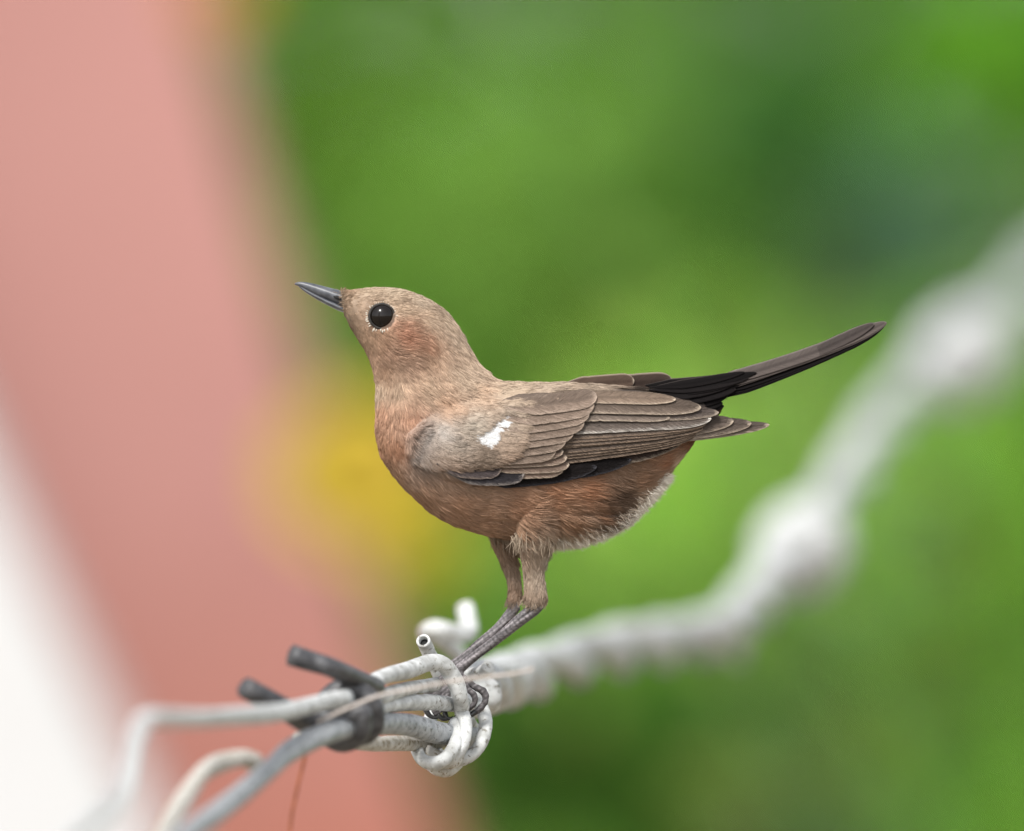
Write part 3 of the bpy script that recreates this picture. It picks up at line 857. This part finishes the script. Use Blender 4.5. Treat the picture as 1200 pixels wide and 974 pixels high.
# long loose fringe below the vent and at the top of the thighs
def loose(name, rows, n, L0, colr, seed, spread=.25, rad=.38):
    rng = np.random.default_rng(seed)
    rows = np.array(rows, float); u = rng.uniform(0, len(rows) - 1.001, n); i = u.astype(int); f = (u - i)[:, None]
    r = rows[i] * (1 - f) + rows[i + 1] * f
    p = r[:, :3] + rng.normal(0, 1, (n, 3)) * np.array([2.5, 2.5, r[:, 5].mean() if rows.shape[1] > 5 else 8])
    a = np.arctan2(r[:, 4], r[:, 3]) + rng.normal(0, spread, n)
    Ls = L0 * rng.uniform(.5, 1.25, n)
    dv = np.stack([np.cos(a), np.sin(a), rng.normal(0, .15, n)], 1)
    s = np.linspace(0, 1, 5)[None, :, None]
    bend = rng.normal(0, .12, n)
    pv = np.stack([-dv[:, 1], dv[:, 0], 0 * a], 1)
    q = p[:, None] + dv[:, None] * Ls[:, None, None] * s + pv[:, None] * (bend * Ls)[:, None, None] * s ** 2
    c = np.array(colr)[None] * np.exp(rng.normal(0, .12, (n, 1)))
    hair(name, q, np.full((n, 5), rad) * prof[None], np.clip(c, 0, .92), M_FUR, bird)
loose('fringe', [(645, 636, 0, .5, 1, 14), (675, 634, 0, .6, .9, 16), (705, 625, 0, .75, .8, 16), (735, 608, 0, .85, .7, 14), (760, 583, 0, .9, .6, 10), (782, 556, 0, .95, .4, 7)], 9000, 8.5, (.66, .61, .53), 3, .36, .15)
loose('fringe', [(650, 630, 12, .6, .9, 14), (680, 626, 14, .7, .8, 14), (708, 616, 14, .8, .7, 12), (732, 600, 12, .85, .6, 12), (758, 574, 10, .9, .5, 9)], 2600, 12, (.40, .33, .26), 13, .34, .16)
loose('fringe', [(603, 628, 40, .15, 1, 6), (615, 626, 46, .1, 1, 6), (632, 628, 44, 0, 1, 6), (648, 626, 38, .1, 1, 6)], 450, 19, (.30, .24, .18), 4, .25)
loose('fringe', [(574, 622, -22, .4, 1, 8), (590, 628, -20, .3, 1, 8), (600, 630, -10, .1, 1, 8)], 250, 18, (.22, .17, .125), 5, .2)

loose('fringe', [(612, 704, 24, -.35, 1, 4), (626, 708, 30, -.3, 1, 4), (638, 703, 24, -.3, 1, 3)], 260, 6.5, (.27, .21, .155), 21, .35, .22)
loose('fringe', [(594, 706, -12, -.35, 1, 3), (604, 708, -10, -.3, 1, 3)], 120, 6, (.2, .15, .11), 22, .35, .22)
loose('fringe', [(403, 342, 7, -.6, .1, 5), (404, 350, 13, -.6, .1, 3), (406, 362, 13, -.5, .3, 3)], 150, 4.5, (.24, .18, .13), 8, .5, .3)

# short plumage that overlies the bases of the wing coverts, with the white shoulder patch
SCAP = np.array([(478, 514), (498, 492), (540, 474), (600, 457), (640, 455), (640, 462), (622, 474), (612, 486), (612, 500), (606, 514), (600, 528), (588, 538), (566, 546), (535, 549), (505, 546), (486, 536)], float)
rgs = np.random.default_rng(55)
NS = 24000
qx = rgs.uniform(474, 700, NS * 3); qy = rgs.uniform(448, 552, NS * 3)
sdq = poly_sd(qx, qy, SCAP) + rgs.normal(0, 2.5, NS * 3)
kp = np.where(sdq > 0)[0][:NS]; qx = qx[kp]; qy = qy[kp]; sdq = sdq[kp]; NS = len(kp)
def wing_y(x, y):
    xs = [470, 500, 560, 630, 700, 760, 800, 850, 900]
    mid = np.interp(x, xs, [530, 532, 538, 540, 535, 520, 510, 500, 497])
    hf = np.interp(x, xs, [70, 85, 96, 98, 96, 84, 70, 52, 44])
    w = np.interp(x, xs, [58, 68, 78, 81, 76, 62, 51, 37, 27])
    return w * np.sqrt(np.clip(1 - ((y - mid) / hf) ** 2, .12, 1))
ramp = sstep(qx, 478, 530)
qz = wing_y(qx, qy) + 1 + 15.5 * ramp * sstep(qy, 449, 474) * (.55 + .45 * sstep(qy, 560, 535))
fl = idw(qx, qy, DF[:, :2], np.hstack([DF[:, 2:4] / np.hypot(DF[:, 2], DF[:, 3])[:, None], DF[:, 4:]]))
ncl = 900; cix = rgs.choice(NS, ncl, replace=False)
kd = kdtree.KDTree(ncl)
for i_, k_ in enumerate(cix): kd.insert((qx[k_], qy[k_], 0), i_)
kd.balance()
clq = np.array([kd.find((a_, b_, 0))[1] for a_, b_ in zip(qx, qy)])
ang = np.arctan2(fl[:, 1], fl[:, 0]) - .12 + rgs.normal(0, .10, ncl)[clq] + rgs.normal(0, .10, NS) + .15 * vnoise(qx, qy, 0, .1, 44)
Lq = 13 * rgs.uniform(.6, 1.25, NS) * np.where(poly_sd(qx, qy, WHITE) > -6, .45, 1)
dv = np.stack([np.cos(ang), np.sin(ang)], 1)
ss = np.linspace(0, 1, 5)
tw = np.stack([qx[cix][clq] - qx, qy[cix][clq] - qy], 1) * .4
px_ = qx[:, None] + dv[:, :1] * Lq[:, None] * ss + tw[:, :1] * ss ** 1.5
py_ = qy[:, None] + dv[:, 1:] * Lq[:, None] * ss + tw[:, 1:] * ss ** 1.5
pz_ = qz[:, None] + (wing_y(px_, py_) - wing_y(px_[:, :1], py_[:, :1])) + (rgs.uniform(.08, .2, ncl)[clq] * Lq)[:, None] * np.sin(ss * 2.2) * .8 - 1
cq = bird_col(qx, qy, qz)
wsd = poly_sd(qx + rgs.normal(0, .5, NS), qy + rgs.normal(0, .5, NS), WHITE - np.array([5.0, 0.0]))
cq = cq * np.exp(rgs.normal(0, .08, ncl)[clq] + rgs.normal(0, .12, NS))[:, None]
cq = np.clip(cq * ALB, .004, .9); cq = np.where((wsd > -2.0)[:, None], np.array([.56, .56, .56]) * np.exp(rgs.normal(-.03, .06, NS))[:, None], cq)
PT = np.stack([px_, py_, pz_], 2); PT2 = PT.copy(); PT2[..., 2] *= -1
hair('shoulder_plumage', np.vstack([PT, PT2]), np.full((2 * NS, 5), .38) * prof[None], np.vstack([cq, cq]), M_FUR, bird)

# ---- flight feathers
def wing_y(x, y):
    xs = [470, 500, 560, 630, 700, 760, 800, 850, 900]
    mid = np.interp(x, xs, [530, 532, 538, 540, 535, 520, 510, 500, 497])
    hf = np.interp(x, xs, [70, 85, 96, 98, 96, 84, 70, 52, 44])
    w = np.interp(x, xs, [58, 68, 78, 81, 76, 62, 51, 37, 27])
    return w * np.sqrt(np.clip(1 - ((y - mid) / hf) ** 2, .12, 1))

BARBS = {}
def feather(name, base, tip, W, bend=0.0, layer=0.0, lift=2.0, col=(.2, .16, .13), fringe=(.55, .48, .40), fw=.16, a=.78, parent=None,
            yf=wing_y, asym=.0, tipw=1.0, seed=0, edge_up=False, nu=34, nv=10, depth=None, vdir=None):
    rng = np.random.default_rng(seed + int(base[0] * 7 + tip[1] * 3))
    W = W * rng.uniform(.94, 1.08); bend = bend + rng.normal(0, .7); tip = (tip[0] + rng.normal(0, 1.0), tip[1] + rng.normal(0, .8), *tip[2:])
    nicks = rng.random(nu) ** 6
    base = np.array(base, float); tip = np.array(tip, float)
    Ls = np.linalg.norm(tip[:2] - base[:2])
    u = np.concatenate([np.linspace(0, .8, nu - 12, endpoint=False), .8 + .2 * np.sin(np.linspace(0, np.pi / 2, 12))])
    e = (tip - base)[:2] / Ls; pn = np.array([-e[1], e[0]])
    if pn[1] < 0: pn = -pn
    sp = base[None, :2] + (tip - base)[None, :2] * u[:, None] + pn[None] * (bend * 4 * u * (1 - u))[:, None]
    w = W / 2 * np.minimum(1, .12 + (2.6 if Ls < 130 else 4) * u) * np.sqrt(np.clip(1 - np.clip((u - a) / (1 - a), 0, 1) ** 2, 0, 1))
    v = np.linspace(-1, 1, nv)
    V = []; C = []; UV = []
    colr = np.array(col); fr = np.array(fringe)
    ph = rng.uniform(0, 6)
    for i in range(nu):
        for vv in v:
            o_ = vv + asym * (1 - vv * vv)
            nick = 1 - .05 * nicks[i] * (abs(vv) > .7) * (i > 6)
            q = sp[i] + pn * o_ * w[i] * nick
            dz = layer + lift * vv * min(1, u[i] * 3) - .6 * vv * vv + .35 * math.sin(6 * u[i] + ph)
            if vdir is None:
                d = (yf(q[0], q[1]) if depth is None else base[2] + (tip[2] - base[2]) * u[i]) + dz
            else:   # tail: vane leans out of the side view
                d = base[2] + (tip[2] - base[2]) * u[i] + dz + vdir * vv * w[i]
            V.append((q[0], q[1], d))
            # colour: darker centre, pale rim towards the outer edge and round the tip
            ed = (1 - abs(vv)) * w[i]
            edge_in = ed if (vv > 0) != edge_up else ed + 2.0
            m_ = .5 * math.exp(-(edge_in / (fw * 8)) ** 2)
            dt = (1 - u[i]) * Ls
            m_ = max(m_, tipw * math.exp(-(dt / (fw * 12)) ** 2))
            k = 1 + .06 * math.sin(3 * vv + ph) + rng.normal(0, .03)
            cbase = colr * k * ((.62 + .5 * (vv + 1) / 2) if not edge_up else 1.0)  # gap shadow painted in: vane darkens towards its upper edge
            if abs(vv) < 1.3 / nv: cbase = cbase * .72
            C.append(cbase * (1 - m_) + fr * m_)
            UV.append(((u[i] * Ls - abs(vv) * w[i] * 1.6) * .55 + base[1], vv * w[i] * .10 + base[0], 0))
    F = []
    for i in range(nu - 1):
        for j in range(nv - 1):
            k = i * nv + j
            F.append((k, k + 1, k + nv + 1, k + nv))
    V = np.array(V)
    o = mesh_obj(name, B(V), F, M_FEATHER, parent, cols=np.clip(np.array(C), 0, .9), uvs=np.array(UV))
    so = o.modifiers.new('thickness', 'SOLIDIFY'); so.thickness = .35 * S; so.offset = 0
    # barbs: fine strands from the shaft to just past the rim
    if vdir is None:
        G = V.reshape(nu, nv, 3); CC = np.array(C).reshape(nu, nv, 3)
        nb_ = int(Ls * W * .42)
        uu = rng.uniform(.05, .985, nb_); sg = rng.choice([-1, 1], nb_); v0 = rng.uniform(0, .92, nb_)
        ln = rng.uniform(.25, .55, nb_); ss_ = np.linspace(0, 1, 4)
        vv_ = sg[:, None] * np.minimum(1.04, v0[:, None] + ln[:, None] * ss_)
        uu_ = np.minimum(1.0, uu[:, None] + (W / Ls) * 1.0 * ln[:, None] * ss_)
        fi = np.interp(uu_.ravel(), u, np.arange(nu)).reshape(uu_.shape); i0 = np.minimum(fi.astype(int), nu - 2); fu = (fi - i0)[..., None]
        fj = (np.clip(vv_, -1, 1) + 1) / 2 * (nv - 1); j0 = np.minimum(fj.astype(int), nv - 2); fv = (fj - j0)[..., None]
        Q = (G[i0, j0] * (1 - fu) * (1 - fv) + G[i0 + 1, j0] * fu * (1 - fv) + G[i0, j0 + 1] * (1 - fu) * fv + G[i0 + 1, j0 + 1] * fu * fv)
        Q = Q + (Q - (G[i0, nv // 2] + 0)) * np.where(np.abs(vv_) > 1, .03, 0)[..., None]
        Q[..., 2] += .28 + .25 * rng.random((nb_, 1))
        cm = (CC[i0, j0] * (1 - fv) + CC[i0, j0 + 1] * fv)[:, 1:3].mean(1) * np.exp(rng.normal(0, .20, (nb_, 1)))
        BARBS.setdefault(parent.name, []).append((Q, cm))
    return o

BR = lin((108, 95, 86)); BL = lin((160, 138, 118)); BD = lin((70, 58, 52)); BLK = lin((34, 30, 30)); SL = lin((78, 78, 84)); FRG = lin((205, 188, 168)); FRW = lin((235, 228, 218)); BG = lin((112, 100, 92))
BR, BL, BD, BLK, SL, FRG, FRW, BG = [q_ * .72 for q_ in (BR, BL, BD, BLK, SL, FRG, FRW, BG)]
lin_ = lambda c: lin(c) * .72
near = empty('wing', foot, bird)
# dark outer primary and others beneath the stack, darkened further with painted wing shade
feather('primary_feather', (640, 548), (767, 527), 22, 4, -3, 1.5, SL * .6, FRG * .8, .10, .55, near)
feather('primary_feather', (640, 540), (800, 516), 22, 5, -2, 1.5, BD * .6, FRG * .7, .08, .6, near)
# long primaries running to the wing point
for i, (bx_, by, tx, ty, W) in enumerate([(690, 512, 901, 497.5, 19), (690, 508, 880, 496, 21), (690, 505, 858, 493, 22)]):
    feather('primary_feather', (bx_, by), (tx, ty), W, 2, -1 + i * 1.3, 1.5, BG * .82, FRG, .11, .64 if i else .5, near)
feather('primary_feather', (560, 562), (700, 546), 20, 4, 2, 1.5, BLK * .9, SL, .06, .6, near)  # dark primaries, blackened further with painted shade under the coverts
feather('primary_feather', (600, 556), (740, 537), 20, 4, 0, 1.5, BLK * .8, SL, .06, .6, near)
# secondaries: fanned stack, lower ones underneath
ns = 8
for i in range(ns):
    f = i / (ns - 1)                       # 0 lowest .. 1 highest
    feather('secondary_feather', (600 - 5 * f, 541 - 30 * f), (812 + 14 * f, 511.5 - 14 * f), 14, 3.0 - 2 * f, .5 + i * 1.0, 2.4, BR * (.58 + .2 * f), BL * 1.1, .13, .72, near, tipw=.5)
# tertials
feather('tertial_feather', (650, 482), (842, 485), 17, 0, 8.8, 2, lin_((98, 88, 82)), FRG, .13, .66, near)
feather('tertial_feather', (630, 500), (832, 491), 21, 0, 9.5, 2, lin_((104, 94, 87)), FRW, .15, .78, near)
feather('tertial_feather', (640, 489), (783, 489), 14, -2, 10.8, 2, lin_((116, 104, 95)), FRG, .13, .72, near)
feather('tertial_feather', (640, 474), (820, 477), 20, 0, 11.8, 2, lin_((110, 97, 87)), FRG, .14, .74, near)
feather('tertial_feather', (630, 464), (792, 467), 15, -1, 12.5, 1.5, lin_((138, 120, 105)), FRG, .14, .7, near)
# primary coverts, nested rounded tips, and dark alula
for i, (tx, ty) in enumerate([(661, 549), (667, 543), (665, 536), (660, 530)]):
    feather('primary_covert', (560 - i * 3, 548 - i * 4), (tx, ty), 15, 4 - i, 7 + i * 1.2, 2, lin_((126, 108, 96)), FRG, .10, .84, near)
feather('alula_feather', (518, 549), (613, 556), 20, 6, 9, 2, lin_((60, 57, 60)), lin_((170, 160, 152)), .09, .88, near)
feather('alula_feather', (512, 543), (588, 551), 16, 5, 10.5, 2, lin_((84, 76, 76)), lin_((150, 134, 122)), .07, .85, near)
# greater secondary coverts
GC = [((556, 534), (651, 526)), ((558, 527), (662, 516)), ((562, 519), (673, 505)), ((568, 510), (683, 494)), ((575, 500), (691, 483)), ((582, 489), (697, 473)), ((590, 477), (700, 464))]
for i, (b0, t0) in enumerate(GC):
    feather('greater_covert', b0, t0, 21, 2.5, 12 + i * .8, 2.2, lin_((126, 110, 98)) * (.9 + .035 * i), lin_((178, 160, 144)), .22, .83, near, tipw=.8)
# median coverts, shorter second row
MC = [((548, 516), (617, 519)), ((556, 506), (628, 506)), ((566, 494), (640, 493)), ((575, 482), (650, 480)), ((585, 471), (655, 468))]
for i, (b0, t0) in enumerate(MC):
    feather('median_covert', b0, t0, 17, 1, 14.0 + i * .3, 1.2, lin_((138, 122, 110)) * (.88 + .03 * i), lin_((176, 152, 128)), .12, .6, near, tipw=.3)

Qa = np.vstack([q_[0] for q_ in BARBS['wing']]); Ca = np.vstack([q_[1] for q_ in BARBS['wing']])
hair('feather_barbs', Qa, np.full((len(Qa), 4), .24) * np.array([.9, 1, .9, .4])[None], np.clip(Ca, 0, .9), M_FUR, near)
far = empty('wing', foot, bird)
for ch in list(near.children):
    c2 = ch.copy(); COL.objects.link(c2); c2.parent = far; c2.location = ch.location
far.scale = (1, -1, 1)
# far wing tertials that show along the back, crossing behind the near wing
farb = empty('folded_far_wing_edge', foot, bird)
farb['label'] = 'dark brown folded feathers of the far wing along the back'
feather('tertial_feather', (700, 462, -10), (858, 449, -12), 20, -3, 0, 0, BLK, FRG * .6, .06, .7, farb, depth=1, edge_up=True)
feather('tertial_feather', (670, 455, -8), (788, 446, -8), 22, -1.5, 2, 0, BD, FRG, .10, .85, farb, depth=1, edge_up=True)
feather('tertial_feather', (650, 454, -6), (742, 447, -6), 20, -1, 4, 0, lin_((92, 76, 66)), FRG, .10, .85, farb, depth=1, edge_up=True)

# ---- tail
tail = empty('tail', foot, bird)
nt_ = 6
for side in (1, -1):
    for i in range(nt_):
        f = i / (nt_ - 1)                # 0 top .. 1 lower outer feather
        cl_ = (lin_((86, 78, 74)) * (1 - f) + BLK * f) if f < .55 else BLK * .45
        feather('tail_feather', (812 + 14 * f, 453 + 17 * f, side * (3 + 12 * f)), (1039 - 5 * f - (14 if i == 2 else 0), 378.2 + 5.2 * f, side * (3 + 10 * f)), 15, 6.5 - 1.0 * f, side * (-2.0 * i + 5), 0, cl_,
                lin_((150, 141, 134)) if f < .6 else BD, .06, .80, tail, vdir=side * .8, edge_up=True, tipw=.4, asym=.1)
# coverts above and below the tail root, far-wing shade painted in as near black, narrow and overlapping so the tail grows out of them
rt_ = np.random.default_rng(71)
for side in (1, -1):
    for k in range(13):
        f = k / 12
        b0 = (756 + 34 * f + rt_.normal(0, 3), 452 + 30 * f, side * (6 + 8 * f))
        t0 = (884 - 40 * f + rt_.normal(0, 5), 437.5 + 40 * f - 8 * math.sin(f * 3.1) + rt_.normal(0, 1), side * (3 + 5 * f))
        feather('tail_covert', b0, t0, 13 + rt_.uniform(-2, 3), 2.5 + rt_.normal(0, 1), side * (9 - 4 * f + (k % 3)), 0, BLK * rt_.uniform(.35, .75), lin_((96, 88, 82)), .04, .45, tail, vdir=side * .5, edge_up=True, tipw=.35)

# ---- bill
def bill_half(name, rows, seg=20, mat=M_BILL):
    q = catmull(np.array(rows, float), 6)     # top x,y  bottom x,y  half width
    th = np.linspace(0, 2 * np.pi, seg, endpoint=False); V = []
    for r in q:
        c_ = (r[:2] + r[2:4]) / 2; h_ = (r[:2] - r[2:4]) / 2
        V.append(np.stack([c_[0] + h_[0] * np.cos(th), c_[1] + h_[1] * np.cos(th), r[4] * np.sin(th)], 1))
    V = np.vstack(V); m = len(q); F = []
    for i in range(m - 1):
        for j in range(seg):
            a_ = i * seg + j; b_ = i * seg + (j + 1) % seg
            F.append((a_, b_, b_ + seg, a_ + seg))
    F.append(tuple(range(seg))[::-1]); F.append(tuple((m - 1) * seg + j for j in range(seg)))
    return mesh_obj(name, B(V), F, mat, bird)
bill_half('upper_bill', [(410, 343, 414, 362, 13), (401, 341, 404, 361, 12.2), (386, 337.2, 390, 354.5, 10), (368, 332.6, 371, 346.5, 6.2), (355, 330.4, 357, 338.8, 3.4), (347.5, 331, 348, 334.8, 1.3), (345.2, 332.6, 345.6, 333.8, .4)])
bill_half('lower_bill', [(412, 358, 413, 372, 12), (404, 359, 406, 367.5, 11), (390, 353, 394, 363, 8.8), (371, 345, 374, 352.6, 5.4), (357.5, 338.0, 359, 343.4, 2.8), (349.5, 334.2, 350.2, 336.3, 1)])
# nostrils
for sd in (1, -1):
    V, F = ptube([(391, 347.6, sd * 11.3, .6), (394, 348.3, sd * 11.9, 1.9), (397.5, 349.4, sd * 12.6, 2.1), (400, 350.6, sd * 12.8, .8)], 4, 10)
    mesh_obj('nostril', B(V), F, M_HOLE, bird)

# ---- eyes
m_eye, nte, be = new_mat('eye_dark', .10, .5)
be.inputs['Specular IOR Level'].default_value = .27; be.inputs['Roughness'].default_value = .13
be.inputs['Base Color'].default_value = (.008, .006, .005, 1)
M_LID = noise_mat('eyelid_skin', (.02, .018, .016), (.05, .045, .04), 500, .6, .3)
M_RING = noise_mat('pale_eye_ring', (.42, .38, .32), (.55, .50, .43), 500, .8, .1)
from mathutils.bvhtree import BVHTree
bvh = BVHTree.FromPolygons(co.tolist(), fq.tolist())
hit = bvh.ray_cast(Vector(B(np.array([447.5, 386., 200.]))), Vector((0, 1, 0)))[0]
ey = -hit.y / S
for sd in (1, -1):
    bme = bmesh.new(); bmesh.ops.create_uvsphere(bme, u_segments=40, v_segments=24, radius=15.0 * S)
    v = np.array([q.co[:] for q in bme.verts]); fs = [tuple(q.index for q in f.verts) for f in bme.faces]; bme.free()
    ec = B(np.array([447.6, 370.8, sd * (ey - 7.5)]))
    v[:, 1] *= .92
    mesh_obj('eye', v + ec, fs, m_eye, bird)
    th = np.linspace(0, 2 * np.pi, 49)[:-1]
    # lid ring
    ring = np.stack([447.6 + 14.6 * np.cos(th), 370.8 + 14.2 * np.sin(th), np.full(48, sd * (ey - 1.8)) - sd * 1.2 * np.cos(th)], 1)
    ring = np.vstack([ring, ring[:2]])
    V, F = tube_data(ring, 1.5, 10, False)
    mesh_obj('eyelid', B(V), F, M_LID, bird)
    # broken row of tiny pale feather tips round the lid
    bits = []
    rg = np.random.default_rng(90)
    for k, tt in enumerate(np.linspace(0, 2 * np.pi, 56)[:-1] + rg.normal(0, .03, 55)):
        if rg.random() < .36: continue
        lowb = .5 + .5 * math.sin(tt - .25)        # fuller below and behind
        r0 = 16.4 + rg.normal(0, .55)
        p0_ = np.array([447.6 + r0 * math.cos(tt), 370.8 + r0 * .96 * math.sin(tt), sd * (ey + 2.2 - 1.0 * math.cos(tt))])
        L_ = 1.5 + 2.6 * lowb * rg.uniform(.6, 1.2)
        p1_ = p0_ + np.array([math.cos(tt + .2), math.sin(tt + .2), sd * .2]) * L_
        bits.append(tube_data(np.array([p0_, (p0_ + p1_) / 2, p1_]), np.array([.5, .8, .25]) * (.6 + .6 * lowb) * rg.uniform(.6, 1.25), 6))
    V, F = merge(bits)
    o = mesh_obj('eye_ring', B(V), F, M_RING, bird); o['kind'] = 'stuff'

# ---- claws
CLAWS = [[(557, 834, 10, 3.8), (550, 839, 12, 3.0), (543, 840, 12, 2.0), (536, 837, 12, .5)], [(551, 829, 17, 3.4), (545, 833, 18, 2.6), (539, 833, 18, 1.6), (534, 829, 17, .4)],
         [(544, 826, 14, 3.2), (541, 830, 16, 2.4), (536, 830, 16, 1.5), (531, 826, 16, .4)], [(499, 832, 9, 3.6), (504, 839, 11, 2.8), (511, 841, 12, 1.8), (517, 839, 12, .4)],
         [(513, 838, 10, 3.4), (519, 842, 12, 2.8), (526, 842, 13, 1.6), (531, 839, 13, .4)], [(521, 835, 11, 3.4), (524, 841, 13, 2.6), (530, 842, 14, 1.6), (534, 838, 14, .4)]]
for r in CLAWS:
    V, F = ptube(r, 5, 10)
    mesh_obj('claw', B(V), F, M_CLAW, bird)
